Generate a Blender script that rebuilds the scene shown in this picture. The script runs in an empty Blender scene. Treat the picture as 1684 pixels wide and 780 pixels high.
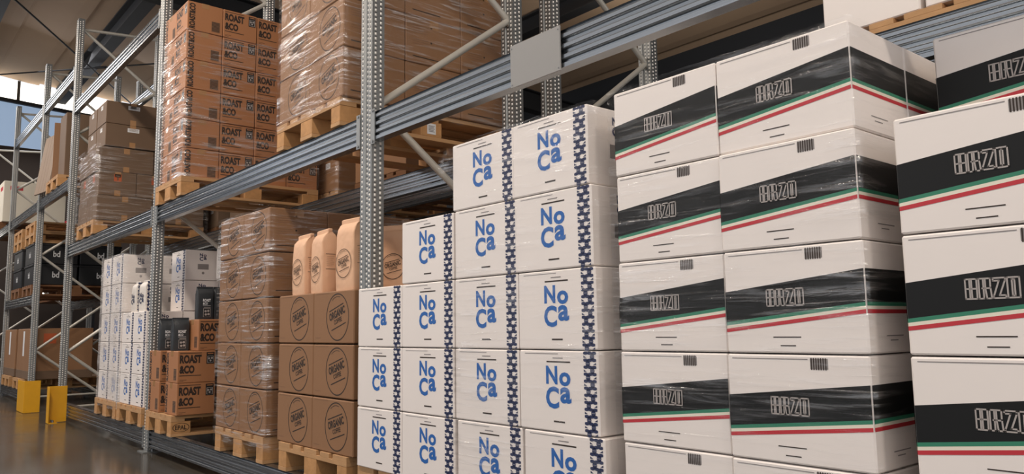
import bpy, math, random
from mathutils import Vector, Matrix
random.seed(7)
sc = bpy.context.scene
col = sc.collection
R = math.radians

# ---------------------------------------------------------------- camera
W, Hh = 1684, 780
F, YAW, PITCH, ROLL = 1278.49, .870404868, .117353624, -.01523299
CAM = Vector((0, -1.9, .965))
d = Vector((-math.sin(YAW)*math.cos(PITCH), math.cos(YAW)*math.cos(PITCH), math.sin(PITCH)))
r = Vector((math.cos(YAW), math.sin(YAW), 0))
u = r.cross(d)
r2 = r*math.cos(ROLL)+u*math.sin(ROLL)
u2 = -r*math.sin(ROLL)+u*math.cos(ROLL)
cam = bpy.data.objects.new('camera', bpy.data.cameras.new('camera'))
col.objects.link(cam)
m = Matrix((r2, u2, -d)).transposed().to_4x4()
m.translation = CAM
cam.matrix_world = m
cam.data.sensor_fit = 'HORIZONTAL'
cam.data.sensor_width = 36
cam.data.lens = F/W*36
cam.data.clip_start = .02
cam.data.clip_end = 200
sc.camera = cam

# ---------------------------------------------------------------- light
sc.view_settings.view_transform = 'Standard'
sc.view_settings.look = 'None'
sc.view_settings.gamma = 1
sc.view_settings.use_curve_mapping = False
sc.view_settings.exposure = 0.0
world = bpy.data.worlds.new('world')
sc.world = world
world.use_nodes = True
world.node_tree.nodes['Background'].inputs[0].default_value = (.97, .97, 1, 1)
world.node_tree.nodes['Background'].inputs[1].default_value = 1.02
LAMPS = [(-17.5, 50), (-13.5, 60), (-9.5, 85), (-5.7, 125), (-2.3, 70), (1.0, 55), (4.5, 150)]
LAMP_Y, LAMP_Z = -1.9, 5.4
for lx, le in LAMPS:
    a = bpy.data.lights.new('aisle_lamp_light', 'AREA')
    a.shape = 'RECTANGLE'; a.size = 2.2; a.size_y = .35
    a.energy = le; a.color = (1, .88, .77)
    o = bpy.data.objects.new('aisle_lamp_light', a); col.objects.link(o)
    o.location = (lx, LAMP_Y, LAMP_Z)
a = bpy.data.lights.new('skylight_daylight', 'AREA')
a.shape = 'RECTANGLE'; a.size = 3; a.size_y = 14; a.energy = 380; a.color = (.95, .95, 1)
o = bpy.data.objects.new('skylight_daylight', a); col.objects.link(o)
o.location = (-19, 1.5, 6.2); o.rotation_euler = (0, R(-25), 0)

# ---------------------------------------------------------------- materials
def srgb(h):
    c = [int(h[i:i+2], 16)/255 for i in (0, 2, 4)]
    return tuple((x/12.92 if x <= .04045 else ((x+.055)/1.055)**2.4) for x in c)+(1,)
MATS = {}
def mat(name, hexc, rough=.6, metal=0, noise=0, nscale=8, bump=0, bscale=40, stretch=(1, 1, 1), emit=None, spec=.5, rvar=0):
    mt = bpy.data.materials.new(name); mt.use_nodes = True
    nt = mt.node_tree; b = nt.nodes['Principled BSDF']
    b.inputs['Roughness'].default_value = rough
    b.inputs['Metallic'].default_value = metal
    b.inputs['Specular IOR Level'].default_value = spec
    c = srgb(hexc); b.inputs['Base Color'].default_value = c
    tc = nt.nodes.new('ShaderNodeTexCoord'); mp = nt.nodes.new('ShaderNodeMapping')
    mp.inputs['Scale'].default_value = stretch
    nt.links.new(tc.outputs['Object'], mp.inputs[0])
    if noise or rvar:
        n = nt.nodes.new('ShaderNodeTexNoise'); n.inputs['Scale'].default_value = nscale
        n.inputs['Detail'].default_value = 4
        nt.links.new(mp.outputs[0], n.inputs['Vector'])
        if noise:
            mx = nt.nodes.new('ShaderNodeMix'); mx.data_type = 'RGBA'
            mx.inputs['A'].default_value = tuple(x*(1-noise) for x in c[:3])+(1,)
            mx.inputs['B'].default_value = tuple(min(1, x*(1+noise)) for x in c[:3])+(1,)
            nt.links.new(n.outputs['Fac'], mx.inputs['Factor'])
            nt.links.new(mx.outputs['Result'], b.inputs['Base Color'])
        if rvar:
            mr = nt.nodes.new('ShaderNodeMapRange')
            mr.inputs['To Min'].default_value = max(.03, rough-rvar); mr.inputs['To Max'].default_value = rough+rvar
            nt.links.new(n.outputs['Fac'], mr.inputs['Value']); nt.links.new(mr.outputs[0], b.inputs['Roughness'])
    if bump:
        n2 = nt.nodes.new('ShaderNodeTexNoise'); n2.inputs['Scale'].default_value = bscale
        nt.links.new(mp.outputs[0], n2.inputs['Vector'])
        bp = nt.nodes.new('ShaderNodeBump'); bp.inputs['Strength'].default_value = bump; bp.inputs['Distance'].default_value = .01
        nt.links.new(n2.outputs['Fac'], bp.inputs['Height']); nt.links.new(bp.outputs[0], b.inputs['Normal'])
    if emit:
        b.inputs['Emission Color'].default_value = c; b.inputs['Emission Strength'].default_value = emit
    MATS[name] = mt
    return mt
mat('kraft', '8F6847', .7, noise=.06, nscale=5, bump=.05, bscale=60)
mat('kraft_warm', 'A8724A', .65, noise=.06, nscale=5, bump=.05, bscale=60)
mat('kraft_dull', '6F5844', .75, noise=.12, nscale=3)
mat('kraft_grey', '97826F', .75, noise=.1, nscale=3)
mat('kraft_edge', '6E4C33', .8)
mat('tape', 'A98058', .25, spec=.6)
mat('bag_kraft', 'E2B490', .6, noise=.1, nscale=9, bump=.8, bscale=11)
mat('bag_black', '2C3034', .45, noise=.2, nscale=9, bump=.3, bscale=16)
mat('bag_white', 'D9D2CA', .5, bump=.3, bscale=16)
mat('white_board', 'EEE6E0', .5, noise=.02, nscale=6, bump=.03, bscale=30)
mat('white_board_back', 'CFC3B8', .55, noise=.03, nscale=6)
mat('ink_black', '17181A', .5)
mat('ink_brown', '2E2119', .7)
mat('ink_grey', '8C8684', .7)
mat('ink_faint', '7D5B42', .8)
mat('ink_blue', '1E62AE', .5)
mat('ink_navy', '1C2850', .5)
mat('band_black', '0E0F0F', .5, spec=.3)
mat('green', '2F7F62', .5)
mat('red', 'BF2E38', .5)
mat('cream', 'E8E0CE', .5)
mat('silver_ink', 'A9A19C', .4)
mat('galv', '8C8E8D', .42, metal=.75, noise=.14, nscale=14, bump=.12, bscale=25, rvar=.08)
mat('galv_beam', '8F9499', .26, metal=.92, noise=.32, nscale=9, stretch=(.06, 1, 9), rvar=.1)  # lengthwise streaks in the colour imitate bright and dark reflections
mat('galv_dimple', 'F2EEE6', .35, metal=.1)
mat('galv_hole', '5E5F5E', .6, metal=.3)
mat('brace_paint', 'C6C2B8', .4, metal=.3, noise=.06)
mat('plate_grey', '8F8E8C', .5)
mat('wood', 'B98F63', .75, noise=.3, nscale=9, stretch=(1, .15, 3), bump=.1, bscale=30)
mat('wood_block', 'BC8C5A', .8, noise=.3, nscale=20, bump=.15, bscale=60)
mat('wood_dark', '7A5334', .8, noise=.3, nscale=9, stretch=(1, .15, 3))
mat('yellow', 'E2A414', .45, noise=.08, nscale=12)
mat('steel_dark', '1D1D1F', .7)
mat('steel_mid', '55504A', .6, metal=.2)
mat('roof_sheet', 'B89C80', .8, noise=.06, nscale=1.5)
mat('wall_dark', '202226', .9)
mat('wall_blue_lit', '8FA3BC', .6, emit=.8)  # emission stands in for daylight falling on the blue upper wall
mat('wall_brown', '3A3029', .85)
mat('daylight', 'FFF9EE', .5, emit=2.6)
mat('lamp_glow', 'FFF0DC', .5, emit=14)
mat('bolt', '8A8C8E', .4, metal=.8)
mat('tote', '111317', .5)
mat('label_white', 'E3E3E3', .6)
mat('orange_tag', 'B8562B', .6)
# concrete floor
fl = mat('concrete', '4A453E', .18, noise=.25, nscale=1.3, rvar=.12, bump=.03, bscale=12)
# stretch film: mostly clear, with horizontal glossy pleats
def film(name, amount, tint, base=.02, dmix=.25):
    mt = bpy.data.materials.new(name); mt.use_nodes = True
    nt = mt.node_tree
    for n in list(nt.nodes): nt.nodes.remove(n)
    L = nt.links.new
    out = nt.nodes.new('ShaderNodeOutputMaterial')
    tr = nt.nodes.new('ShaderNodeBsdfTransparent'); tr.inputs[0].default_value = (.99, .99, .99, 1)
    gl = nt.nodes.new('ShaderNodeBsdfGlossy'); gl.inputs['Roughness'].default_value = .13
    gl.inputs['Color'].default_value = (1, 1, 1, 1)
    df = nt.nodes.new('ShaderNodeBsdfDiffuse'); df.inputs[0].default_value = tint
    tc = nt.nodes.new('ShaderNodeTexCoord')
    mp = nt.nodes.new('ShaderNodeMapping'); mp.inputs['Scale'].default_value = (2.4, 2.4, 34)
    mp.inputs['Rotation'].default_value = (.12, .16, 0)
    L(tc.outputs['Object'], mp.inputs[0])
    n1 = nt.nodes.new('ShaderNodeTexNoise'); n1.inputs['Scale'].default_value = 1.5; n1.inputs['Detail'].default_value = 5
    n1.inputs['Distortion'].default_value = .6
    L(mp.outputs[0], n1.inputs['Vector'])
    n2 = nt.nodes.new('ShaderNodeTexNoise'); n2.inputs['Scale'].default_value = 2.3; n2.inputs['Detail'].default_value = 2
    L(tc.outputs['Object'], n2.inputs['Vector'])
    bp = nt.nodes.new('ShaderNodeBump'); bp.inputs['Strength'].default_value = .9; bp.inputs['Distance'].default_value = .012
    L(n1.outputs['Fac'], bp.inputs['Height']); L(bp.outputs[0], gl.inputs['Normal'])
    r1 = nt.nodes.new('ShaderNodeMapRange'); r1.inputs['From Min'].default_value = .5; r1.inputs['From Max'].default_value = .66
    r1.inputs['To Min'].default_value = base; r1.inputs['To Max'].default_value = amount
    L(n1.outputs['Fac'], r1.inputs['Value'])
    r2_ = nt.nodes.new('ShaderNodeMapRange'); r2_.inputs['From Min'].default_value = .4; r2_.inputs['From Max'].default_value = .65
    r2_.inputs['To Min'].default_value = .25; r2_.inputs['To Max'].default_value = 1
    L(n2.outputs['Fac'], r2_.inputs['Value'])
    mu = nt.nodes.new('ShaderNodeMath'); mu.operation = 'MULTIPLY'
    L(r1.outputs[0], mu.inputs[0]); L(r2_.outputs[0], mu.inputs[1])
    mg = nt.nodes.new('ShaderNodeMixShader'); mg.inputs[0].default_value = dmix
    L(gl.outputs[0], mg.inputs[1]); L(df.outputs[0], mg.inputs[2])
    ms = nt.nodes.new('ShaderNodeMixShader')
    L(mu.outputs[0], ms.inputs[0]); L(tr.outputs[0], ms.inputs[1]); L(mg.outputs[0], ms.inputs[2])
    L(ms.outputs[0], out.inputs[0])
    MATS[name] = mt
film('film', .22, (.85, .82, .8, 1))
film('film_heavy', .65, (.85, .82, .8, 1), .05, .3)
film('film_milky', .75, (.85, .82, .8, 1), .45, .75)

# ---------------------------------------------------------------- mesh builder
class MB:
    def __init__(s): s.v = []; s.f = []; s.m = []; s.mats = []; s.sm = []
    def mi(s, name):
        if name not in s.mats: s.mats.append(name)
        return s.mats.index(name)
    def face(s, pts, mt, smooth=False):
        n = len(s.v); s.v += [tuple(p) for p in pts]
        s.f.append(tuple(range(n, n+len(pts)))); s.m.append(s.mi(mt)); s.sm.append(smooth)
    def mesh(s, vs, fs, mt, smooth=False):
        n = len(s.v); s.v += [tuple(p) for p in vs]; k = s.mi(mt)
        for f in fs: s.f.append(tuple(n+i for i in f)); s.m.append(k); s.sm.append(smooth)
    def box(s, x0, y0, z0, x1, y1, z1, mt, bev=0, M=None):
        b = bev
        if not b:
            vs = [(x, y, z) for z in (z0, z1) for y in (y0, y1) for x in (x0, x1)]
            fs = [(0, 2, 3, 1), (4, 5, 7, 6), (0, 1, 5, 4), (2, 6, 7, 3), (0, 4, 6, 2), (1, 3, 7, 5)]
        else:
            vs = []; idx = {}
            X = (x0, x1); Y = (y0, y1); Z = (z0, z1)
            for i in (0, 1):
                for j in (0, 1):
                    for k in (0, 1):
                        sx, sy, sz = (1, -1)[i], (1, -1)[j], (1, -1)[k]
                        idx[i, j, k, 0] = len(vs); vs.append((X[i], Y[j]+sy*b, Z[k]+sz*b))
                        idx[i, j, k, 1] = len(vs); vs.append((X[i]+sx*b, Y[j], Z[k]+sz*b))
                        idx[i, j, k, 2] = len(vs); vs.append((X[i]+sx*b, Y[j]+sy*b, Z[k]))
            fs = []
            def add(f, n):
                p = [Vector(vs[q]) for q in f]
                c = (p[1]-p[0]).cross(p[2]-p[1])
                fs.append(tuple(f) if c.dot(Vector(n)) > 0 else tuple(reversed(f)))
            q4 = ((0, 0), (1, 0), (1, 1), (0, 1))
            for i in (0, 1):
                e = (-1, 1)[i]
                add([idx[i, a, c, 0] for a, c in q4], (e, 0, 0))
                add([idx[a, i, c, 1] for a, c in q4], (0, e, 0))
                add([idx[a, c, i, 2] for a, c in q4], (0, 0, e))
            for i in (0, 1):
                for j in (0, 1):
                    e, g = (-1, 1)[i], (-1, 1)[j]
                    add([idx[i, j, 0, 0], idx[i, j, 1, 0], idx[i, j, 1, 1], idx[i, j, 0, 1]], (e, g, 0))
                    add([idx[i, 0, j, 0], idx[i, 1, j, 0], idx[i, 1, j, 2], idx[i, 0, j, 2]], (e, 0, g))
                    add([idx[0, i, j, 1], idx[1, i, j, 1], idx[1, i, j, 2], idx[0, i, j, 2]], (0, e, g))
                    for k in (0, 1):
                        add([idx[i, j, k, 0], idx[i, j, k, 1], idx[i, j, k, 2]], (e, g, (-1, 1)[k]))
        if M is not None: vs = [M @ Vector(v) for v in vs]
        s.mesh(vs, fs, mt)
    def tube(s, p, q, rad, mt, n=10, rad2=None, caps=True):
        p = Vector(p); q = Vector(q); a = (q-p).normalized()
        h = Vector((0, 0, 1)) if abs(a.z) < .9 else Vector((1, 0, 0))
        e1 = a.cross(h).normalized(); e2 = a.cross(e1)
        rad2 = rad if rad2 is None else rad2
        vs = []
        for c, rr in ((p, rad), (q, rad2)):
            for i in range(n):
                t = 2*math.pi*i/n; vs.append(c+(e1*math.cos(t)+e2*math.sin(t))*rr)
        fs = [(i, i+n, (i+1) % n+n, (i+1) % n) for i in range(n)]
        s.mesh(vs, fs, mt, True)
        if caps: s.mesh(vs, [tuple(range(n)), tuple(reversed(range(n, 2*n)))], mt)
    def extrude(s, prof, x0, x1, mt, smooth=False):
        # prof: closed list of (y,z), extruded along X
        n = len(prof); vs = [(x0, y, z) for y, z in prof]+[(x1, y, z) for y, z in prof]
        s.mesh(vs, [(i, (i+1) % n, (i+1) % n+n, i+n) for i in range(n)], mt, smooth)
        s.face([(x0, y, z) for y, z in reversed(prof)], mt); s.face([(x1, y, z) for y, z in prof], mt)
    def build(s, name, parent=None):
        me = bpy.data.meshes.new(name)
        me.from_pydata(s.v, [], s.f)
        for k in s.mats: me.materials.append(MATS[k])
        me.polygons.foreach_set('material_index', s.m)
        me.polygons.foreach_set('use_smooth', s.sm)
        me.update()
        o = bpy.data.objects.new(name, me); col.objects.link(o)
        if parent: o.parent = parent
        return o

# glyph outlines of the built-in font as flat meshes fitted to the unit square
GL = {}
def glyphs(t, bold):
    k = (t, bold)
    if k in GL: return GL[k]
    cu = bpy.data.curves.new('t', 'FONT'); cu.body = t; cu.offset = bold; cu.resolution_u = 3
    o = bpy.data.objects.new('t', cu); col.objects.link(o)
    bpy.context.view_layer.update()
    me = bpy.data.meshes.new_from_object(o.evaluated_get(bpy.context.evaluated_depsgraph_get()))
    xs = [v.co.x for v in me.vertices]; ys = [v.co.y for v in me.vertices]
    x0, x1, y0, y1 = min(xs), max(xs), min(ys), max(ys)
    vs = [((v.co.x-x0)/(x1-x0), (v.co.y-y0)/(y1-y0)) for v in me.vertices]
    fs = [tuple(p.vertices) for p in me.polygons]
    bpy.data.objects.remove(o); bpy.data.meshes.remove(me); bpy.data.curves.remove(cu)
    GL[k] = (vs, fs)
    return GL[k]

class Face:
    """a printed face: origin top left, fractions across and down"""
    def __init__(s, mb, o, ux, uy, w, h, eps=.0006):
        s.mb = mb; s.o = Vector(o); s.ux = Vector(ux); s.uy = Vector(uy); s.w = w; s.h = h
        s.n = s.ux.cross(s.uy); s.eps = eps
    def pt(s, a, b, lay=0): return s.o+s.ux*(a*s.w)-s.uy*(b*s.h)+s.n*(s.eps*(1+lay))
    def rect(s, a0, b0, a1, b1, mt, lay=0):
        s.mb.face([s.pt(a0, b1, lay), s.pt(a1, b1, lay), s.pt(a1, b0, lay), s.pt(a0, b0, lay)], mt)
    def poly(s, pts, mt, lay=0): s.mb.face([s.pt(a, b, lay) for a, b in pts], mt)
    def text(s, t, a0, b0, a1, b1, mt, bold=.0, lay=0, ang=0, vert=False):
        vs, fs = glyphs(t, bold); out = []
        ca, cb = (a0+a1)/2, (b0+b1)/2
        for x, y in vs:
            if vert: a, b = a0+(a1-a0)*(1-y), b1-(b1-b0)*x
            else: a, b = a0+(a1-a0)*x, b1-(b1-b0)*y
            if ang:
                X = (a-ca)*s.w; Y = -(b-cb)*s.h
                X, Y = X*math.cos(ang)-Y*math.sin(ang), X*math.sin(ang)+Y*math.cos(ang)
                a, b = ca+X/s.w, cb-Y/s.h
            out.append(s.pt(a, b, lay))
        s.mb.mesh(out, fs, mt)
    def bar(s, ca, cb, L, t, ang, mt, lay=0):   # metres, centred line
        dx, dy = math.cos(ang), math.sin(ang); P = []
        for e, g in ((-1, -1), (1, -1), (1, 1), (-1, 1)):
            X = e*L/2*dx-g*t/2*dy; Y = e*L/2*dy+g*t/2*dx
            P.append((ca+X/s.w, cb-Y/s.h))
        s.poly(P, mt, lay)
    def ring(s, ca, cb, r0, r1, mt, t0=0, t1=360, n=40, lay=0):
        vs = []; k = max(3, int(n*(t1-t0)/360))
        for i in range(k+1):
            t = R(t0+(t1-t0)*i/k)
            for q in (r0, r1): vs.append(s.pt(ca+q*math.cos(t)/s.w, cb-q*math.sin(t)/s.h, lay))
        s.mb.mesh(vs, [(2*i, 2*i+1, 2*i+3, 2*i+2) for i in range(k)], mt)
    def disc(s, ca, cb, q, mt, n=12, lay=0):
        s.poly([(ca+q*math.cos(2*math.pi*i/n)/s.w, cb-q*math.sin(2*math.pi*i/n)/s.h) for i in range(n)], mt, lay)

def front(mb, w, dp, h): return Face(mb, (-w/2, -dp/2, h), (1, 0, 0), (0, 0, 1), w, h)
def right(mb, w, dp, h): return Face(mb, (w/2, -dp/2, h), (0, 1, 0), (0, 0, 1), dp, h)
def left(mb, w, dp, h): return Face(mb, (-w/2, dp/2, h), (0, -1, 0), (0, 0, 1), dp, h)
def back(mb, w, dp, h): return Face(mb, (w/2, dp/2, h), (-1, 0, 0), (0, 0, 1), w, h)

def tag(o, label, cat, group=None, kind=None):
    o['label'] = label; o['category'] = cat
    if group: o['group'] = group
    if kind: o['kind'] = kind
    return o
def struct(o): o['kind'] = 'structure'; return o
def empty(name, loc, rz=0):
    o = bpy.data.objects.new(name, None); o.empty_display_size = .1
    col.objects.link(o); o.location = loc; o.rotation_euler = (0, 0, rz); return o
KIDS = {}
def copy_tree(o, parent=None):
    c = o.copy(); col.objects.link(c)
    if parent: c.parent = parent
    for ch in o.children: copy_tree(ch, c)
    return c
USED = set()
def inst(proto, loc, rz=0, label=None, cat=None, group=None):
    if proto.name in USED: o = copy_tree(proto)
    else: USED.add(proto.name); o = proto
    o.location = loc; o.rotation_euler = (0, 0, rz)
    if label: o['label'] = label
    if cat: o['category'] = cat
    if group: o['group'] = group
    elif 'group' in o: del o['group']
    return o

# ---------------------------------------------------------------- setting
mb = MB(); mb.box(-21, -9, -.2, 9, 10.4, 0, 'concrete'); struct(mb.build('floor'))
def roofz(y): return 6.95-.055*(y-.3)
mb = MB()
prof = []
y = -9
while y < 10.0:
    prof.append((y, roofz(y))); prof.append((y+.2, roofz(y+.2))); prof.append((y+.22, roofz(y)+.03)); prof.append((y+.26, roofz(y)+.03)); y += .9
n0 = len(prof)
prof += [(10.4, roofz(10.4)), (10.5, roofz(10.5)+.3), (-9, roofz(-9)+.3)]
mb.extrude(prof[::-1], -21, 9, 'roof_sheet'); struct(mb.build('ceiling'))
mb = MB(); mb.box(-21.2, 10.4, 0, 9, 10.6, 6.9, 'wall_dark'); struct(mb.build('wall_back'))
# end wall with a ribbon window just under the roof
mb = MB()
mb.box(-21.2, -9, 0, -21, 10.4, 5.35, 'wall_brown')
struct(mb.build('wall_left'))
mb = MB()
mb.face([(-21, -9, 5.35), (-21, 10.4, 5.35), (-21, 10.4, roofz(10.4)-.5), (-21, -9, roofz(-9)-.5)], 'wall_blue_lit')
mb.face([(-21.2, -9, 5.35), (-21.2, 10.4, 5.35), (-21.2, 10.4, roofz(10.4)-.5), (-21.2, -9, roofz(-9)-.5)], 'wall_blue_lit')
mb.face([(-21.2, -9, roofz(-9)-.5), (-21.2, 10.4, roofz(10.4)-.5), (-21, 10.4, roofz(10.4)-.5), (-21, -9, roofz(-9)-.5)], 'wall_blue_lit')
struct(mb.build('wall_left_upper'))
mb = MB()
mb.face([(-21.05, -9, roofz(-9)-.5), (-21.05, 10.4, roofz(10.4)-.5), (-21.05, 10.4, roofz(10.4)), (-21.05, -9, roofz(-9))], 'daylight')
win = struct(mb.build('window_1'))
mb = MB()
for k in range(7):
    yy = -8+k*2.9
    mb.box(-21.03, yy-.03, roofz(yy)-.5, -20.97, yy+.03, roofz(yy), 'steel_mid')
mb.build('window_mullion', win)
mb = MB()
for za in (-.52, -.44):
    pass
vs = []
for X in (-21.03, -20.9):
    for yy in (-9, 10.4):
        for zz in (-.56, -.48): vs.append((X, yy, roofz(yy)+zz))
mb.mesh(vs, [(0, 1, 3, 2), (4, 6, 7, 5), (0, 4, 5, 1), (2, 3, 7, 6), (1, 5, 7, 3), (0, 2, 6, 4)], 'steel_dark')
struct(mb.build('trim_1'))
# daylight openings low in the end wall
mb = MB()
for y0, z0, y1, z1 in ((1.2, 1.9, 2.0, 2.7), (2.2, 1.9, 3.0, 2.7), (4.6, .9, 5.5, 2.6), (5.7, .9, 6.6, 2.6), (-1.4, 2.6, -.4, 3.3)):
    mb.box(-21.0, y0, z0, -20.95, y1, z1, 'daylight')
w2 = struct(mb.build('window_2'))
mb = MB()
for y0, z0, y1, z1 in ((1.2, 1.9, 2.0, 2.7), (2.2, 1.9, 3.0, 2.7), (4.6, .9, 5.5, 2.6), (5.7, .9, 6.6, 2.6), (-1.4, 2.6, -.4, 3.3)):
    for f in (.33, .66):
        yy = y0+(y1-y0)*f; mb.box(-20.96, yy-.02, z0, -20.93, yy+.02, z1, 'steel_dark')
        zz = z0+(z1-z0)*f; mb.box(-20.96, y0, zz-.02, -20.93, y1, zz+.02, 'steel_dark')
mb.build('window_frame', w2)

# roof steelwork: I section girders
def ibeam(mb, p, q, hh, ww, mt='steel_dark'):
    p = Vector(p); q = Vector(q); a = (q-p).normalized(); L = (q-p).length
    side = a.cross(Vector((0, 0, 1))).normalized(); up = side.cross(a)
    M = Matrix((a, side, up)).transposed().to_4x4(); M.translation = p
    t = .025
    mb.box(0, -ww/2, -t/2-hh/2, L, ww/2, t/2-hh/2, mt, M=M); mb.box(0, -ww/2, -t/2+hh/2, L, ww/2, t/2+hh/2, mt, M=M)
    mb.box(0, -t/2, -hh/2, L, t/2, hh/2, mt, M=M)
for i, (yy, hh, lab) in enumerate(((1.55, .34, 'long dark steel roof girder running above the racks'), (-.3, .2, 'slim dark steel roof purlin at the upper left corner'),
        (7.1, .3, 'dark steel roof girder behind the racks'))):
    mb = MB(); ibeam(mb, (-20.9, yy, roofz(yy)-.02-hh/2), (9, yy, roofz(yy)-.02-hh/2), hh, .22)
    tag(mb.build('roof_girder'), lab, 'roof girder')
for xx, lab in ((-12.4, 'crosswise dark steel rafter under the roof above the tall rack bay'), (2, 'crosswise dark steel rafter over the near end of the aisle')):
    mb = MB(); ibeam(mb, (xx, -9, roofz(-9)-.55), (xx, 10.4, roofz(10.4)-.55), .42, .24)
    tag(mb.build('roof_rafter'), lab, 'roof rafter')
def rod(p, q, lab):
    mb = MB(); mb.tube(p, q, .016, 'steel_dark', 8)
    c = (Vector(p)+Vector(q))/2; a = (Vector(q)-Vector(p)).normalized()*.12
    mb.tube(c-a, c+a, .028, 'steel_dark', 8)
    tag(mb.build('tie_rod'), lab, 'tie rod')
rod((-14.0, -.55, 6.45), (-20.6, 3.9, 6.05), 'thin dark roof tie rod sloping down from the top left corner')
rod((-20.6, -1.1, 6.5), (-14.0, 4.4, 6.4), 'thin dark roof tie rod rising slightly across the left skylight')
rod((-13.6, .8, 6.5), (-7.0, 5.5, 6.3), 'thin dark roof tie rod crossing behind the tall rack posts')

# ---------------------------------------------------------------- racking
def post_mb(h):
    mb = MB(); w, dp, t = .11, .07, .003
    # front web with a recessed channel, two flanges
    sec = [(0, 0), (.036, 0), (.04, .008), (.07, .008), (.074, 0), (w, 0), (w, dp), (w-.02, dp), (w-.02, dp-t), (w-t, dp-t), (w-t, t),
           (.076, t), (.072, .008+t), (.038, .008+t), (.034, t), (t, t), (t, dp-t), (.02, dp-t), (.02, dp), (0, dp)]
    n = len(sec)
    vs = [(x, y, 0) for x, y in sec]+[(x, y, h) for x, y in sec]
    mb.mesh(vs, [(i, (i+1) % n, (i+1) % n+n, i+n) for i in range(n)], 'galv')
    def dim(x, y, z, ax):
        q = .0065; k = .0055
        if ax == 0: base = [(x-k, y, z-q), (x+k, y, z-q), (x+k, y, z+q), (x-k, y, z+q)]; apex = (x, y-.005, z)
        else: base = [(x, y-k, z-q), (x, y+k, z-q), (x, y+k, z+q), (x, y-k, z+q)]; apex = (x+.005, y, z)
        mb.mesh(base+[apex], [(0, 1, 4), (1, 2, 4), (2, 3, 4), (3, 0, 4)], 'galv_dimple')
        if ax == 0: mb.face([(x-k, y-.0006, z+q+.001), (x+k, y-.0006, z+q+.001), (x+k, y-.0006, z+q+.007), (x-k, y-.0006, z+q+.007)], 'galv_hole')
        else: mb.face([(x+.0006, y-k, z+q+.001), (x+.0006, y+k, z+q+.001), (x+.0006, y+k, z+q+.007), (x+.0006, y-k, z+q+.007)], 'galv_hole')
    z = .03
    while z < h-.02:
        dim(.018, 0, z, 0); dim(.092, 0, z, 0)
        dim(.055, .008, z+.0125, 0)
        dim(w, .02, z, 1); dim(w, .05, z+.0125, 1)
        z += .025
    return mb
def make_frame(h, nb=None):
    root = empty('rack_frame', (0, 0, 0))
    p = post_mb(h).build('post', root)
    q = p.copy(); col.objects.link(q); q.parent = root; q.location = (0, .93, 0)
    z = .09; dirn = -1; step = .67
    k = 0
    while z < h-.1:
        z2 = min(z+step, h-.05)
        mb = MB(); a = (.055, .06, z) if dirn > 0 else (.055, .94, z); b = (.055, .94, z2) if dirn > 0 else (.055, .06, z2)
        mb.tube(a, b, .019, 'brace_paint', 12)
        mb.box(.04, a[1]-.02, a[2]-.03, .07, a[1]+.02, a[2]+.03, 'brace_paint')
        mb.build('brace', root); z = z2; dirn = -dirn; k += 1
    mb = MB(); mb.tube((.055, .06, .12), (.055, .94, .12), .014, 'brace_paint', 10); mb.build('crossbar', root)
    for yy in (.035, .965):
        mb = MB(); mb.box(-.03, yy-.075, 0, .14, yy+.075, .008, 'galv')
        for bx in (-.01, .12): mb.tube((bx, yy, .008), (bx, yy, .03), .009, 'bolt', 6)
        mb.build('foot_plate', root)
    return root
fr_low = make_frame(4.9)
POSTX = [.23, -3.43, -7.04, -10.68, -12.80, -15.5, -18.9]
fl_lab = ['right hand galvanised rack frame beyond the striped cartons', 'galvanised rack frame at the centre, between kraft bags and white cartons',
          'galvanised rack frame left of the printed brown carton stack', 'galvanised rack frame with a yellow guard at the near side of the cross aisle',
          'galvanised rack frame with a wide yellow guard beyond the cross aisle', 'second galvanised rack frame from the far left', 'leftmost and farthest galvanised rack frame']
for x, lb in zip(POSTX, fl_lab):
    inst(fr_low, (x, 0, 0), 0, lb if lb[:5] in ('secon', 'leftm') else 'front '+lb, 'rack frame')
bk_lab = ['rear row rack frame at the right hand end behind the striped cartons', 'rear row rack frame seen beside the grey beam plate', 'rear row rack frame behind the dark coffee bags',
          'rear row rack frame behind the stretch wrapped white stack', 'rear row rack frame beyond the cross aisle', 'rear row rack frame at the far left end']
for x, lb in list(zip(POSTX, bk_lab)):
    inst(fr_low, (x, 1.24, 0), 0, lb, 'rack frame')

def beam_mb(L, hh=.14):
    mb = MB(); n = 3; low = .022; p = (hh-low)/n; g = .011
    def side(y0, sg):
        o = [(y0, 0), (y0, low-.006)]
        for k in range(n):
            z = low+p*k
            for t, q in ((.0, 1), (.12, 1), (.22, .2), (.3, 0), (.5, 0), (.62, 0), (.72, .2), (.84, 1), (.97, 1)):
                o.append((y0+sg*g*q, z+p*t))
        o.append((y0, hh)); return o
    f = side(0, 1); b = side(.05, -1)
    prof = b+f[::-1]
    mb.extrude(prof, 0, L, 'galv_beam')
    return mb
def make_beam(x0, x1, y, z, label, rear=False, hh=.14):
    L = x1-x0
    root = empty('rack_beam', (x0, y, z))
    b = beam_mb(L, hh).build('rail', root)
    for e in (0, 1):
        mb = MB(); xa = .0 if e == 0 else L-.036
        yf = -.006 if not rear else .05
        mb.box(xa, yf, -.022, xa+.036, yf+.006, hh+.016, 'galv', .001)
        xs = xa+.018
        for zz in (-.008, .146): mb.tube((xs, yf-.004, zz), (xs, yf+.008, zz), .007, 'bolt', 8)
        mb.build('end_connector', root)
    return tag(root, label, 'rack beam')
PW = .11
bays = [(POSTX[i+1]+PW, POSTX[i]) for i in range(6)]
bn = ['in the near bay behind the striped cartons', 'in the middle bay over the brown circle cartons', 'in the bay of the stretch wrapped white stack',
      'over the cross aisle', 'in the far left bay', 'in the farthest bay']
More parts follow.
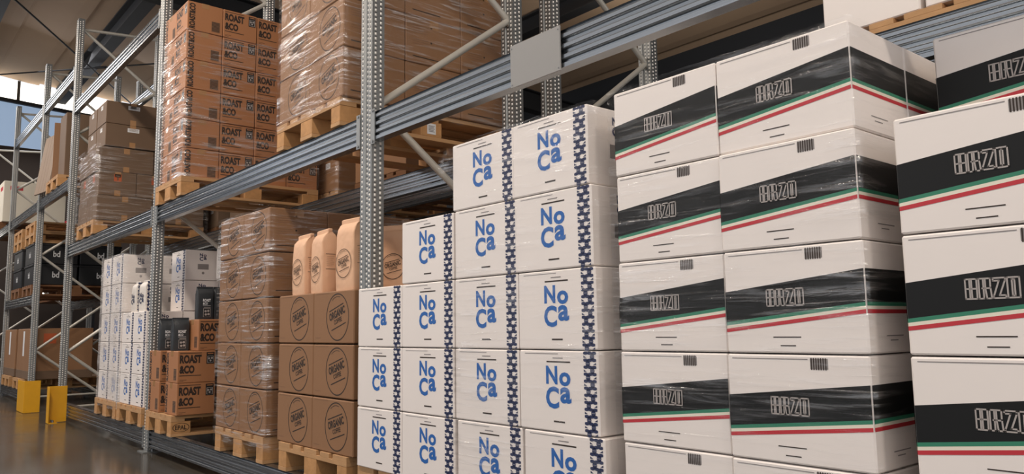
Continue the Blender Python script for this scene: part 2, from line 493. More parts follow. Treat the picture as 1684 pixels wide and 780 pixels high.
lv = {0: [(.05, 'lowest'), (1.90, 'second level')], 1: [(.05, 'lowest'), (1.90, 'second level')],
      2: [(.05, 'lowest'), (1.90, 'second level'), (3.68, 'third level')],
      3: [(2.74, 'second level'), (4.15, 'top')], 4: [(.05, 'lowest'), (1.40, 'second level'), (2.74, 'third level'), (4.15, 'top')], 5: [(.05, 'lowest'), (2.74, 'second level')]}
for i, (x0, x1) in enumerate(bays):
    for z, nm in lv[i]:
        make_beam(x0, x1, .0, z, 'front %s ribbed galvanised beam %s' % (nm, bn[i]))
        make_beam(x0, x1, .95, z, 'back %s ribbed galvanised beam %s' % (nm, bn[i]), True)
for i, (x0, x1) in enumerate(bays):
    if i in (3, 5): continue
    for z, nm in ((.05, 'lowest'), (1.90, 'second level')):
        make_beam(x0, x1, 1.24, z, 'rear row front beam, %s, %s' % (nm, bn[i]))
        make_beam(x0, x1, 2.19, z, 'rear row back beam, %s, %s' % (nm, bn[i]), True)
# blank grey plate on the beam
mb = MB(); mb.box(-2.235, -.012, 1.888, -1.955, -.0045, 2.058, 'plate_grey', .002)
for x in (-2.225, -1.965):
    mb.tube((x, -.0135, 1.90), (x, -.011, 1.90), .003, 'bolt', 8); mb.tube((x, -.0135, 2.045), (x, -.011, 2.045), .003, 'bolt', 8)
tag(mb.build('beam_plate'), 'plain grey plate fixed on the upper beam above the white cartons', 'plate')

# yellow post protectors
def guard(x, y, wx, wy, hh, label, flip=False):
    root = empty('post_guard', (x, y, 0))
    mb = MB(); t = .008
    if not flip:
        mb.box(-wx, 0, .004, 0, t, hh, 'yellow', .002); mb.build('front_plate', root)
        mb = MB(); mb.box(0, 0, .004, t, wy, hh, 'yellow', .002); mb.build('side_plate', root)
    else:
        mb.box(0, 0, .004, wx, t, hh, 'yellow', .002); mb.build('front_plate', root)
        mb = MB(); mb.box(-t, 0, .004, 0, wy, hh, 'yellow', .002); mb.build('side_plate', root)
    mb = MB(); s = -1 if not flip else 1
    mb.box(min(0, s*wx), t, 0, max(0, s*wx), .09, .01, 'yellow')
    for k in (.25, .75): mb.tube((s*wx*k, .05, .01), (s*wx*k, .05, .035), .012, 'bolt', 6)
    mb.build('base_plate', root)
    return tag(root, label, 'post guard')
guard(-11.55, -.22, .5, .18, .40, 'wide yellow steel corner guard on the floor at the far side of the cross aisle')
guard(-10.08, -.21, .12, .2, .40, 'narrow yellow steel corner guard on the floor by the near side of the cross aisle', True)

# ---------------------------------------------------------------- pallets
PH = .155
def make_pallet(w=.8, dp=1.16, dark=False):
    wd = 'wood_dark' if dark else 'wood'; wb = 'wood_dark' if dark else 'wood_block'
    root = empty('pallet', (0, 0, 0))
    for k in range(3):
        yy = -dp/2+(.0, dp/2-.05, dp-.1)[k]
        ww = .1
        mb = MB(); mb.box(-w/2, yy, .109, w/2, yy+ww, .131, wd, .001); mb.build('stringer_board', root)
    bw = (.145, .1, .145)
    for i, cx in enumerate((-w/2+.05, 0, w/2-.05)):
        bwid = (.1, .145, .1)[i]
        mb = MB(); mb.box(cx-bwid/2, -dp/2, 0, cx+bwid/2, dp/2, .022, wd, .001); mb.build('bottom_board', root)
        for cy in (-dp/2+.0725, 0, dp/2-.0725):
            mb = MB(); mb.box(cx-bwid/2+.001, cy-.0715, .022, cx+bwid/2-.001, cy+.0715, .109, wb, .002); mb.build('block', root)
    n = 5; bws = (.145, .1, .145, .1, .145); tot = sum(bws); gap = (w-tot)/4; x = -w/2
    for k in range(n):
        mb = MB(); mb.box(x, -dp/2, .131, x+bws[k], dp/2, PH, wd, .001); mb.build('deck_board', root)
        x += bws[k]+gap
    return root
palN = make_pallet(.68); pal = make_pallet(); pald = make_pallet(dark=True)
def pallet(xc, y0, z, label, p=None, rz=0):
    return inst(p or pal, (xc, y0+.58, z), rz, label, 'pallet')

# ---------------------------------------------------------------- cartons
def flaps(mb, w, dp, h, mt, tp='tape'):
    # closed top flaps meeting on the long axis, tape over the joint
    mb.face([(-w/2+.003, -.003, h+.0004), (w/2-.003, -.003, h+.0004), (w/2-.003, .003, h+.0004), (-w/2+.003, .003, h+.0004)], mt)
def noca_pattern(f, a0, a1, rows=12):
    w = (a1-a0)
    hgt = 1/rows
    for k in range(rows):
        b = k*hgt
        # lobed bar
        P = []
        N = 12
        for i in range(N+1):
            t = i/N; P.append((a0+w*(.06+.88*t), b+hgt*(.12-.1*abs(math.sin(3*math.pi*t)))+.002))
        for i in range(N+1):
            t = 1-i/N; P.append((a0+w*(.06+.88*t), b+hgt*(.44+.1*abs(math.sin(3*math.pi*t)))))
        f.poly(P[::-1], 'ink_navy')
        cx = a0+w*(.36 if k % 2 else .66)
        q = hgt*f.h*.3
        f.disc(cx, b+hgt*.78, q*1.5, 'ink_navy', 14)
        f.rect(cx-q*1.4/f.w, b+hgt*.77, cx+q*1.4/f.w, b+hgt*.79, 'white_board', 1)
        tx = a0+w*(.9 if k % 2 else .1); e = -1 if k % 2 else 1
        f.poly([(tx-e*.005, b+hgt*.62), (tx-e*.005, b+hgt*.96), (tx+e*w*.18, b+hgt*.94)][::(1 if e > 0 else -1)], 'ink_navy')
def noca_logo(f, a0, b0, sa, sb, mt='ink_blue'):
    # block of four letters, N over C, small o and a stepped beside them
    f.text('N', a0, b0, a0+.47*sa, b0+.40*sb, mt, .035)
    f.text('o', a0+.54*sa, b0+.13*sb, a0+1.0*sa, b0+.43*sb, mt, .035)
    f.text('C', a0-.02*sa, b0+.45*sb, a0+.52*sa, b0+.93*sb, mt, .035)
    f.text('a', a0+.57*sa, b0+.45*sb, a0+1.02*sa, b0+.80*sb, mt, .035)
NW, ND, NH = .382, .3, .268
def make_noca():
    mb = MB(); mb.box(-NW/2, -ND/2, 0, NW/2, ND/2, NH, 'white_board', .004)
    for fc in (front, back):
        f = fc(mb, NW, ND, NH)
        noca_logo(f, .36, .19, .31, .57)
        f.rect(.08, .035, .52, .043, 'ink_grey')
        f.rect(.45, .085, .58, .098, 'ink_grey'); f.rect(.37, .130, .67, .148, 'ink_brown')
        f.rect(.45, .865, .59, .885, 'ink_brown')
        noca_pattern(f, .82, .99)
    for fc in (right, left):
        f = fc(mb, NW, ND, NH)
        noca_logo(f, .41, .10, .2, .27, 'ink_navy')
        f.rect(.36, .46, .68, .64, 'ink_grey'); f.disc(.52, .76, .012, 'ink_grey')
    flaps(mb, NW, ND, NH, 'ink_grey')
    return mb.build('noca_carton'.replace('noca_', 'white_'))
def stroke(f, x0, y0, x1, y1, t, mt, lay=2):
    # stroke in metres relative to face top left
    dx, dy = x1-x0, y1-y0; L = math.hypot(dx, dy)
    f.bar((x0+x1)/2/f.w, (y0+y1)/2/f.h, L+t, t, math.atan2(-dy, dx), mt, lay)
def brzo(f, cx, cy, W_, H_):
    t = .0033; lw = W_/4; y0 = cy-H_/2; y1 = cy+H_/2; mid = cy-.02*H_
    def Ls(x0, pts):
        for a, b, c, d_ in pts: stroke(f, x0+a*lw, y0+b*H_, x0+c*lw, y0+d_*H_, t, 'silver_ink')
    x = cx-W_/2
    B = [(.06, 0, .06, 1), (.38, .06, .38, .44), (.38, .54, .38, .94), (.52, .06, .52, .44), (.52, .54, .52, .94), (.9, 0, .9, 1), (.06, 0, .9, 0), (.06, 1, .9, 1), (.2, .49, .8, .49)]
    Rr = [(.06, 0, .06, 1), (.38, .06, .38, 1), (.52, .06, .52, .44), (.52, .54, .6, 1), (.88, 0, .88, .46), (.88, .46, .94, 1), (.06, 0, .88, 0), (.3, .49, .8, .49), (.06, 1, .38, 1), (.6, 1, .94, 1)]
    Z = [(.08, 0, .94, 0), (.08, 1, .94, 1), (.08, 0, .08, .14), (.08, .14, .5, .14), (.5, .14, .08, .9), (.08, .9, .08, 1), (.94, 0, .94, .12), (.94, .12, .5, .86), (.5, .86, .94, .86), (.94, .86, .94, 1)]
    O = [(.08, 0, .08, 1), (.92, 0, .92, 1), (.08, 0, .92, 0), (.08, 1, .92, 1), (.4, .1, .4, .9), (.58, .1, .58, .9), (.4, .1, .58, .1), (.4, .9, .58, .9)]
    for k, Lt in enumerate((B, Rr, Z, O)): Ls(x+k*lw, Lt)
BW, BD, BH = .386, .3, .268
def make_brizo():
    mb = MB(); mb.box(-BW/2, -BD/2, 0, BW/2, BD/2, BH, 'white_board', .004)
    for fc in (front, back):
        f = fc(mb, BW, BD, BH)
        A0, A1 = .4, .25; B0, B1 = .70, .545
        e = .006
        f.poly([(e, B0), (1-e, B1), (1-e, A1), (e, A0)], 'band_black')
        for (o0, o1, mt) in ((0, .034, 'green'), (.034, .064, 'cream'), (.064, .10, 'red')):
            f.poly([(e, B0+o1), (1-e, B1+o1), (1-e, B1+o0), (e, B0+o0)], mt)
        brzo(f, .46*BW, .475*BH, .106, .042)
        f.rect(.36, .845, .56, .855, 'ink_brown'); f.rect(.41, .925, .52, .935, 'ink_brown')
        f.rect(.04, .035, .6, .043, 'ink_grey')
        for k in range(7): f.rect(.62+k*.016, .025, .628+k*.016, .135, 'ink_brown')
        f.rect(.615, .03, .735, .128, 'ink_grey', -.5)
    for fc, a0, b0 in ((right, .25, .545), (left, .4, .7)):
        f = fc(mb, BW, BD, BH)
        e = .006
        f.rect(e, a0, 1-e, b0, 'band_black')
        f.rect(e, b0, 1-e, b0+.034, 'green'); f.rect(e, b0+.034, 1-e, b0+.064, 'cream'); f.rect(e, b0+.064, 1-e, b0+.1, 'red')
        f.rect(.3, .84, .6, .85, 'ink_grey'); f.rect(.36, .88, .5, .89, 'ink_grey')
    flaps(mb, BW, BD, BH, 'ink_grey')
    return mb.build('striped_carton')
def organic_logo(f, ca, cb, q, mt='ink_brown', ang=R(15), bold=.045, lay=0):
    f.ring(ca, cb, q*.962, q*1.01, mt, lay=lay)
    f.ring(ca, cb, q*.86, q*.885, mt, 75, 125, lay=lay)
    cs, sn = math.cos(ang), math.sin(ang)
    def off(x, y): return ca+(x*cs-y*sn)/f.w, cb-(x*sn+y*cs)/f.h
    for dy in (.42, -.42):
        a, b = off(0, dy*q); f.bar(a, b, q*1.3, q*.045, ang, mt, lay)
    a, b = off(0, .16*q); w, h = q*1.42, q*.34
    f.text('ORGANIC', a-w/2/f.w, b-h/2/f.h, a+w/2/f.w, b+h/2/f.h, mt, bold, lay, ang)
    a, b = off(0, -.16*q); w, h = q*.7, q*.2
    f.text('COFFEE', a-w/2/f.w, b-h/2/f.h, a+w/2/f.w, b+h/2/f.h, mt, bold*.6, lay, ang)
def make_organic(w, dp, h, nm='circle_carton'):
    mb = MB(); mb.box(-w/2, -dp/2, 0, w/2, dp/2, h, 'kraft', .005)
    for fc in (front, back):
        f = fc(mb, w, dp, h)
        organic_logo(f, .61, .5, .121)
        f.text('www', .08, .87, .2, .885, 'ink_faint')if False else f.rect(.05, .89, .2, .897, 'ink_faint')
        f.rect(.06, .035, .4, .042, 'ink_faint')
    for fc in (right, left):
        f = fc(mb, w, dp, h)
        for k in range(4): f.rect(.12, .18+k*.05, .42-.05*(k % 2), .19+k*.05, 'ink_faint')
        f.disc(.45, .17, .006, 'ink_brown', 8)
        for k in range(3): f.rect(.12, .48+k*.05, .40, .49+k*.05, 'ink_faint')
        f.disc(.45, .5, .006, 'ink_brown', 8)
        f.rect(.12, .85, .62, .872, 'ink_brown')
    mb.box(-w/2-.0006, -.03, h-.05, w/2+.0006, .03, h+.0008, 'tape')
    return mb.build(nm)
RW, RD, RH = .285, .285, .24
def make_roast():
    mb = MB(); mb.box(-RW/2, -RD/2, 0, RW/2, RD/2, RH, 'kraft_warm', .004)
    for fc in (front, back):      # narrow text face
        f = fc(mb, RW, RD, RH)
        f.text('ROAST&CO', .05, .06, .22, .95, 'ink_brown', .05, vert=True)
        f.rect(.68, .55, .92, .92, 'ink_faint')
        for k in range(8): f.rect(.69, .57+k*.042, .91, .59+k*.042, 'ink_brown', 1)
    for fc in (right, left):
        f = fc(mb, RW, RD, RH)
        f.rect(.05, .06, .62, .08, 'ink_brown')
        f.text('ROAST', .05, .12, .62, .39, 'ink_brown', .055)
        f.text('&CO', .05, .45, .44, .71, 'ink_brown', .055)
        f.rect(.05, .76, .62, .785, 'ink_brown')
        f.rect(.06, .90, .24, .91, 'ink_brown'); f.rect(.06, .94, .16, .95, 'ink_brown')
        f.rect(.75, .05, .96, .42, 'ink_black')
        f.rect(.78, .08, .93, .11, 'kraft_warm', 1); f.rect(.775, .17, .935, .39, 'silver_ink', 1); f.rect(.79, .18, .92, .38, 'ink_black', 2)
        for cx, cy in ((.82, .25), (.89, .24), (.855, .32)): f.disc(cx, cy, .008, 'silver_ink', 8, 3)
    mb.box(-.03, -RD/2-.0006, RH-.04, .03, RD/2+.0006, RH+.0008, 'tape')
    return mb.build('printed_carton')
def make_plain(w, dp, h, mt, name='plain_carton', extra=None):
    mb = MB(); mb.box(-w/2, -dp/2, 0, w/2, dp/2, h, mt, .005)
    mb.box(-w/2-.0006, -.03, h-.06, w/2+.0006, .03, h+.0008, 'tape')
    mb.box(-w/2-.0004, -.03, -.0002, w/2+.0004, .03, .06, 'tape')
    for fc in (front, right):
        f = fc(mb, w, dp, h)
        if extra == 'fragile':
            f.rect(.4, .1, .6, .4, 'orange_tag'); f.rect(.44, .15, .56, .2, mt, 1); f.rect(.48, .22, .52, .36, mt, 1)
        if extra == 'label': f.rect(.4, .12, .62, .3, 'label_white'); [f.rect(.42, .15+.04*k, .6, .165+.04*k, 'ink_grey', 1) for k in range(3)]
    return mb.build(name)
noca = make_noca(); brizo = make_brizo(); roast = make_roast()
orgL = make_organic(.412, .385, .27); orgR = make_organic(.444, .3, .27, 'circle_carton'); orgU = make_organic(.4, .385, .272, 'circle_carton')

ordn = ['bottom', 'second', 'third', 'fourth', 'fifth', 'sixth', 'seventh']
jr = random.Random(3)
def J(a): return jr.uniform(-a, a)
def wall_of(proto, xs, y0, dp, zs, rows, depths, fn, cat, group=None, jx=.003, jy=.004, rz=0, jr_=.006, flip=None):
    """xs column centres; zs row bases; rows(i) number of rows for a column at depth k; fn label maker"""
    for i, x in enumerate(xs):
        for k in range(depths):
            for j in range(rows(i, k)):
                lb = fn(i, j, k)
                g = group if k else None
                inst(proto, (x+J(jx), y0+dp*(k+.5)+.002*k+(J(jy) if k == 0 else 0), zs[j]), rz+J(jr_)*.5 + (flip(i, j, k) if flip else 0), lb, cat, g)

BASE = .192  # top of lowest beams (front posts)
Z0 = BASE+PH
ROWS = [Z0+.003, .626, .902, 1.176, 1.450, 1.724]
YN = -.085
# white letter cartons, near bay
pallet(-2.9, YN+.01, BASE, 'light wooden pallet under the unwrapped white blue lettered cartons beside the central post')
pallet(-2.09, YN+.01, BASE, 'light wooden pallet under the film wrapped white blue lettered cartons')
NX = [-3.096, -2.711, -2.318, -1.932]
colnm = ['first', 'second', 'third', 'fourth']
NZ = [BASE+PH+.002, .620, .892, 1.164, 1.436]
NZ = [.349, .621, .893, 1.165, 1.437]
heights = [3, 4, 5, 5]
shift = {(3, 4): -.02, (3, 3): -.01, (3, 0): .02, (2, 0): .01, (2, 4): -.01}
for i, x in enumerate(NX):
    for k in range(4 if i == 3 else 2):
        hcount = heights[i] if k == 0 else (5 if i > 0 else 3)
        if i == 1 and k == 1: hcount = 5
        for j in range(hcount):
            if k == 0: lb = 'white carton with blue letters, %s row up, %s column right of the central post' % (ordn[j], colnm[i])
            else: lb = 'white blue lettered carton %s row up, %s column, %s layer back' % (ordn[j], colnm[i], ['', 'second', 'third', 'rearmost'][k])
            inst(noca, (x+shift.get((i, j), 0)+(J(.002)), YN+.15+k*.306, NZ[j]), J(.003), lb, 'carton')
# striped cartons
pallet(-1.215, YN+.01, BASE, 'wooden pallet under the two columns of black banded cartons')
pallet(-.345, YN+.01, BASE, 'wooden pallet under the rightmost black banded cartons')
BX = [-1.446, -1.056]
for i, x in enumerate(BX):
    for k in range(3 if i == 1 else 1):
        for j in range(5):
            ydelta = -.035 if i == 1 else 0
            lb = 'black banded white carton, %s from the bottom in the %s' % (ordn[j], 'left striped column' if i == 0 else 'middle striped column') if k == 0 else \
                'black banded carton %s from the bottom, %s layer behind middle striped column' % (ordn[j], ['', 'second', 'third'][k])
            inst(brizo, (x+J(.003), YN+.15+ydelta*(0 if j > 3 else 1)*.3+k*.303, NZ[j]), J(.006), lb, 'carton')
for j in range(4):
    inst(brizo, (-.583, YN+.15, NZ[j]), J(.004), 'black banded white carton, %s from the bottom in the right hand striped column' % ordn[j], 'carton')
inst(brizo, (-.597, .372, NZ[4]), 0, 'topmost black banded white carton set back on the right hand column', 'carton')
for j in range(4):
    inst(brizo, (-.583, .372, NZ[j]), 0, 'black banded white carton %s from the bottom behind the right hand striped column' % ordn[j], 'carton')

# brown circle cartons, middle bay
PY = .0
pallet(-4.955, PY-.01, BASE, 'film wrapped wooden pallet under the tall brown circle carton stack')
OLX = [-5.163, -4.747]
OZ = [.349, .626, .903, 1.180, 1.457]
for i, x in enumerate(OLX):
    for k in range(3 if i == 1 else 1):
        for j in range(5):
            lb = 'brown carton with a circle logo under film, %s row, %s column of the tall stack' % (ordn[j], ['left', 'right'][i]) if k == 0 else \
                'brown carton %s row up, %s on the side of the tall film wrapped stack' % (ordn[j], ['', 'middle one', 'rear one'][k])
            inst(orgL, (x+J(.003), PY+.19+k*.388, OZ[j]), J(.004), lb, 'carton')
pallet(-3.93, PY-.01, BASE, 'clean wooden pallet under the open stack of brown circle cartons')
ORX = [-4.155, -3.708]
for i, x in enumerate(ORX):
    for k in range(4 if i == 1 else 2):
        for j in range(3 if k == 0 else 4):
            lb = 'brown circle carton, %s row, %s column, low stack carrying bags' % (['bottom', 'middle', 'top'][j], ['left', 'right'][i]) if k == 0 else \
                'brown circle carton behind the bags, %s row, %s column, layer %s back' % (ordn[j], ['left', 'right'][i], ['', 'one', 'two', 'three'][k])
            inst(orgR, (x+J(.002), PY+.15+k*.303+(.12 if j == 3 else 0), OZ[j]), J(.003), lb, 'carton')

# printed cartons low, middle bay
pallet(-6.575, PY-.03, BASE, 'wooden pallet under the low printed brown cartons and dark bags', palN)
RZ = [.349, .591, .833]
for (x, y, j, lb) in (
    (-6.345, .137, 0, 'printed brown carton at the bottom right corner of the low pallet'),
    (-6.345, .137, 1, 'printed brown carton on the second row, right of the dark bag pair'),
    (-6.735, .12, 0, 'printed brown carton at the bottom left of the low pallet by the post'),
    (-6.735, .12, 1, 'printed brown carton on the second row left, by the post'),
    (-6.345, .46, 0, 'printed brown carton on the bottom row, second layer back'),
    (-6.345, .46, 1, 'printed brown carton on the second row, second layer back'),
    (-6.35, .285, 2, 'printed brown carton on the third row carrying two dark bags'),
    (-6.735, .41, 0, 'printed brown carton on the bottom row, left and one layer back'),
    (-6.735, .41, 1, 'printed brown carton on the second row, left and one layer back'),
    (-6.735, .41, 2, 'printed brown carton on the third row, left and one layer back')):
    inst(roast, (x, y, RZ[j]), J(.01), lb, 'carton')
# EPAL mark on the pallet corner block
mb = MB(); f = Face(mb, (-6.234, -.03+.003, BASE+.108), (0, 1, 0), (0, 0, 1), .14, .084)
f.text('EPAL', .2, .3, .8, .7, 'ink_brown', .02)
vs = []
for i in range(33):
    t = 2*math.pi*i/32
    for q in (.92, 1.0): vs.append(f.pt(.5+.44*q*math.cos(t), .5-.4*q*math.sin(t)))
mb.mesh(vs, [(2*i, 2*i+1, 2*i+3, 2*i+2) for i in range(32)], 'ink_brown')
EPAL = mb

# white cartons deep behind the printed ones
for (x, y, z, lb) in (
    (-6.77, .74, .349, 'white lettered carton at the bottom behind the printed cartons'), (-6.77, .74, .621, 'white lettered carton second up behind the printed cartons'),
    (-6.77, .74, .893, 'white lettered carton third up behind the printed cartons'), (-6.77, .74, 1.165, 'white lettered carton fourth up behind the printed cartons'),
    (-6.72, .66, 1.437, 'small white lettered carton topmost behind the dark bags')):
    inst(noca, (x, y, z), 0, lb, 'carton')

# far white cartons (bay left of the printed ones)
pallet(-8.33, PY-.02, BASE, 'wooden pallet under the leftmost wrapped white stack')
pallet(-7.48, PY-.02, BASE, 'wooden pallet under the lower white stack beside the post')
for i, x in enumerate((-8.50, -8.115)):
    for k in range(3 if i == 1 else 1):
        for j in range(5):
            inst(noca, (x+J(.004), PY+.15+k*.303, NZ[j]+.003*j), J(.006),
                 'white carton, leftmost wrapped white stack, %s row, %s' % (ordn[j], ['outer column', 'inner column', 'inner column second layer', 'inner column third layer'][i+k if i else 0]), 'carton')
for i, x in enumerate((-7.68, -7.295)):
    for k in range(3 if i == 1 else 1):
        n = 3 if k == 0 else (5 if k == 1 else 4)
        for j in range(n):
            inst(noca, (x+J(.004), PY+.15+k*.303, NZ[j]), J(.006),
                 'white carton, low stack left of the post, %s row, %s' % (ordn[j], ['left column', 'right column', 'right column second layer', 'right column third layer'][i+k if i else 0]), 'carton')

# ---------------------------------------------------------------- upper level loads
UZ = 1.90+.142
pallet(-6.575, PY-.02, UZ, 'raised wooden pallet under the tall printed brown carton stack', palN)
RUZ = [UZ+PH+.002+.2445*j for j in range(6)]
for j in range(6):
    for k in range(4):
        cols = (-6.42, -6.71, -6.98+.0) if k == 0 else (-6.42,)
        for i, x in enumerate(cols[:2]):
            rz = math.pi/2 if (k == 0 and i == 0) else 0
            lb = 'printed brown carton high on the rack, %s row, %s' % (ordn[j], ['front corner', 'second from the front', 'third from the front', 'rearmost'][k] if i == 0 else 'left of the corner by the post')
            inst(roast, (x-.03+J(.003), PY+.15+k*.29, RUZ[j]), rz+J(.008), lb, 'carton')
pallet(-4.02, PY-.02, UZ, 'raised wooden pallet with wrapped circle cartons beside the central post')
OUZ = [UZ+PH+.002+.275*j for j in range(5)]
for j in range(5):
    for i, x in enumerate((-4.205, -3.803)):
        for k in range(3 if i == 1 else 1):
            inst(orgU, (x+J(.002), PY+.18+k*.388, OUZ[j]), J(.004), 'circle logo carton high on rack, %s row, %s' % (ordn[j], ['left column', 'right column front', 'right column middle', 'right column rear'][i+k if i else 0]), 'carton')
# label on the raised pallet
# near bay upper load (top right of the picture)
whitebig = make_plain(.4, .385, .3, 'white_board', 'plain_carton')
for n_, xc in enumerate((-1.2, -.3)):
    pallet(xc, 1.25, UZ, 'rear row raised wooden pallet seen at the top right edge, %s one' % ['left', 'right'][n_])
    for i, dx in enumerate((-.21, .21)):
        for k in range(3):
            for j in range(2):
                inst(whitebig, (xc+dx, 1.25+.2+k*.39, UZ+PH+.002+.303*j), 0, 'plain white carton, raised top right %s pallet, %s %s %s' % (['left', 'right'][n_], ordn[j], ['left', 'right'][i], ['front', 'middle', 'rear'][k]), 'carton')

# brown wrapped load in the bay left of the printed cartons
pallet(-9.58, PY-.02, UZ, 'raised wooden pallet under the film draped plain brown cartons')
bp1 = make_plain(.44, .56, .265, 'kraft_dull'); bp2 = make_plain(.44, .38, .265, 'kraft_dull', extra='fragile')
for j in range(3):
    for i, x in enumerate((-9.82, -9.375)):
        if j == 1:
            for k in range(3): inst(bp2, (x, .2+k*.385, UZ+PH+.002+.268*j), J(.01), 'brown carton with orange mark, %s column, %s, raised draped load' % (['left', 'right'][i], ['front', 'middle', 'rear'][k]), 'carton')
        else:
            for k in range(2): inst(bp1, (x, .28+k*.565, UZ+PH+.002+.268*j), J(.01), 'plain brown carton %s row, %s column, %s, raised draped load' % (ordn[j], ['left', 'right'][i], ['front', 'rear'][k]), 'carton')
pallet(-8.2, .04, UZ, 'raised wooden pallet behind the film draped load') if False else None
bp3 = make_plain(.78, .56, .42, 'kraft_dull', extra='label'); 
# rear row loads
def rear_load(xc, zb, rows, proto, h, nm, cols=2, cw=.4, y0=1.26, deep=2, dpd=.57, dark=True):
    pallet(xc, y0, zb, 'rear row wooden pallet under the '+nm, pald if dark else pal)
    for j in range(rows):
        for i in range(cols):
            for k in range(deep):
                inst(proto, (xc+(i-(cols-1)/2)*cw+J(.004), y0+dpd*(k+.5)+.012*k, zb+PH+.002+j*(h+.003)), J(.006),
                     'carton of the %s, %s row%s%s' % (nm, ordn[j], ', '+['left', 'right', 'far right'][i]+' column' if cols > 1 else '', ' front' if k == 0 else ' back'), 'carton')
rl = make_plain(.395, .565, .3, 'kraft', extra='label')
rear_load(-6.5, UZ, 5, rl, .3, 'light brown wrapped rear load', dark=False)
rear_load(-5.4, UZ, 4, rl, .3, 'plain brown rear load')
bp4 = make_plain(.4, .55, .25, 'kraft_dull', extra='label')
for j in range(2):
    for i, x in enumerate((-9.79, -9.36)):
        for k in range(2): inst(bp4, (x, .33+k*.555, UZ+PH+.82+.253*j), J(.015), 'plain brown carton on top of the draped load, %s tier, %s %s' % (['lower', 'upper'][j], ['left', 'right'][i], ['front', 'rear'][k]), 'carton')
rear_load(-8.3, UZ, 3, bp4, .25, 'small brown rear load behind the post', 2, .41)
rear_load(-9.5, UZ, 3, bp4, .25, 'small brown rear load left of it', 2, .41)
rear_load(-9.9, BASE, 3, bp3, .42, 'dull low rear load', 1, .8)
tote = MB(); tote.box(-.39, -.28, 0, .39, .28, .3, 'tote', .01); tote.box(-.4, -.29, .27, .4, .29, .3, 'tote', .004)
f = Face(tote, (-.39, -.28, .3), (1, 0, 0), (0, 0, 1), .78, .3); f.text('bd', .42, .35, .58, .65, 'label_white', .02)
f = Face(tote, (.39, -.28, .3), (0, 1, 0), (0, 0, 1), .56, .3); f.text('bd', .42, .35, .58, .65, 'label_white', .02)
tote = tote.build('dark_crate')

# cross aisle upper loads: leaning cardboard on pallets
TZ = 2.74+.142
for n_, (x, y, z, lb) in enumerate(((-11.7, -.02, TZ, 'wooden pallet with upright cardboard over the cross aisle'),)):
    pallet(x, y, z, lb)
sheetp = None
def sheet(x, y, z, w, h, lean, rz, lb, mt='kraft'):
    o = MB(); o.box(-w/2, -.012, 0, w/2, .012, h, mt, .003)
    for k in range(3): o.box(-w/2+w*(.3+.2*k)-.002, -.0125, .002, -w/2+w*(.3+.2*k)+.002, -.0119, h-.002, 'kraft_edge')
    o = o.build('cardboard_sheet'); o.location = (x, y, z); o.rotation_euler = (lean, 0, rz)
    return tag(o, lb, 'cardboard sheet')
mb = MB(); mb.box(-.2, -.45, 0, .2, .45, .86, 'kraft_dull', .006); o = mb.build('tall_carton'); o.location = (-11.62, .52, TZ+PH+.002)
tag(o, 'tall brown carton standing on the pallet over the cross aisle', 'carton')
sheet(-11.96, .25, TZ+PH+.02, .45, .82, 0, R(75), 'upright brown cardboard sheet beside the tall carton over the cross aisle')
sheet(-12.36, -.03, TZ+.05, .55, .85, R(-8), R(8), 'leaning brown cardboard sheet, leftmost over the cross aisle', 'kraft_grey')

# far left bay loads
big = MB(); big.box(-.56, -.4, 0, .56, .4, .72, 'kraft', .008); big.box(-.562, -.402, 0, .562, .402, .12, 'kraft_dull', .004)
f = Face(big, (-.56, -.4, .72), (1, 0, 0), (0, 0, 1), 1.12, .72); f.rect(.44, .05, .56, .55, 'label_white')
f = Face(big, (.56, -.4, .72), (0, 1, 0), (0, 0, 1), .8, .72); f.rect(.2, .1, .4, .3, 'orange_tag')
big = big.build('large_carton')
pallet(-13.6, -.02, BASE, 'wooden pallet under the large carton with a white strip, far left')
inst(big, (-13.45, .42, BASE+PH+.002), 0, 'large brown carton with a white strip beyond the wide yellow guard', 'carton')
pallet(-14.75, -.02, BASE, 'wooden pallet under the leftmost large carton')
inst(big, (-14.76, .42, BASE+PH+.002), 0, 'leftmost large brown carton standing low on the far rack', 'carton')
for (x, y, lb) in ((-16.3, 1.3, 'large brown carton beyond the cross aisle, right of the braces'), (-17.7, 1.3, 'large brown carton beyond the cross aisle, middle'), (-19.1, 1.3, 'large brown carton beyond the cross aisle, left')):
    pallet(x, y, 0, 'floor pallet under the '+lb.replace('large brown ', ''), pald)
    inst(big, (x, y+.45, PH+.002), 0, lb, 'carton')
    inst(big, (x, y-.1, PH+.626), 0, lb.replace('large brown carton', 'upper large brown carton'), 'carton') if False else None
# dark crates on a rear shelf
for i in range(4):
    for j in range(3):
        inst(tote, (-20.3+i*.86, 1.75, 1.745+.303*j), 0, 'black crate on rear shelf, %s up, %s from left' % (ordn[j], ['first', 'second', 'third', 'fourth'][i]), 'crate')
mb = MB(); mb.box(-20.8, 1.26, 1.70, -17.2, 2.4, 1.74, 'wood_dark')
for x in (-20.75, -17.25):
    for y in (1.2, 2.45): mb.box(x-.03, y-.03, 0, x+.03, y+.03, 1.74, 'steel_dark')
tag(mb.build('shelf_table'), 'dark shelf carrying black crates behind the far racks', 'shelf')
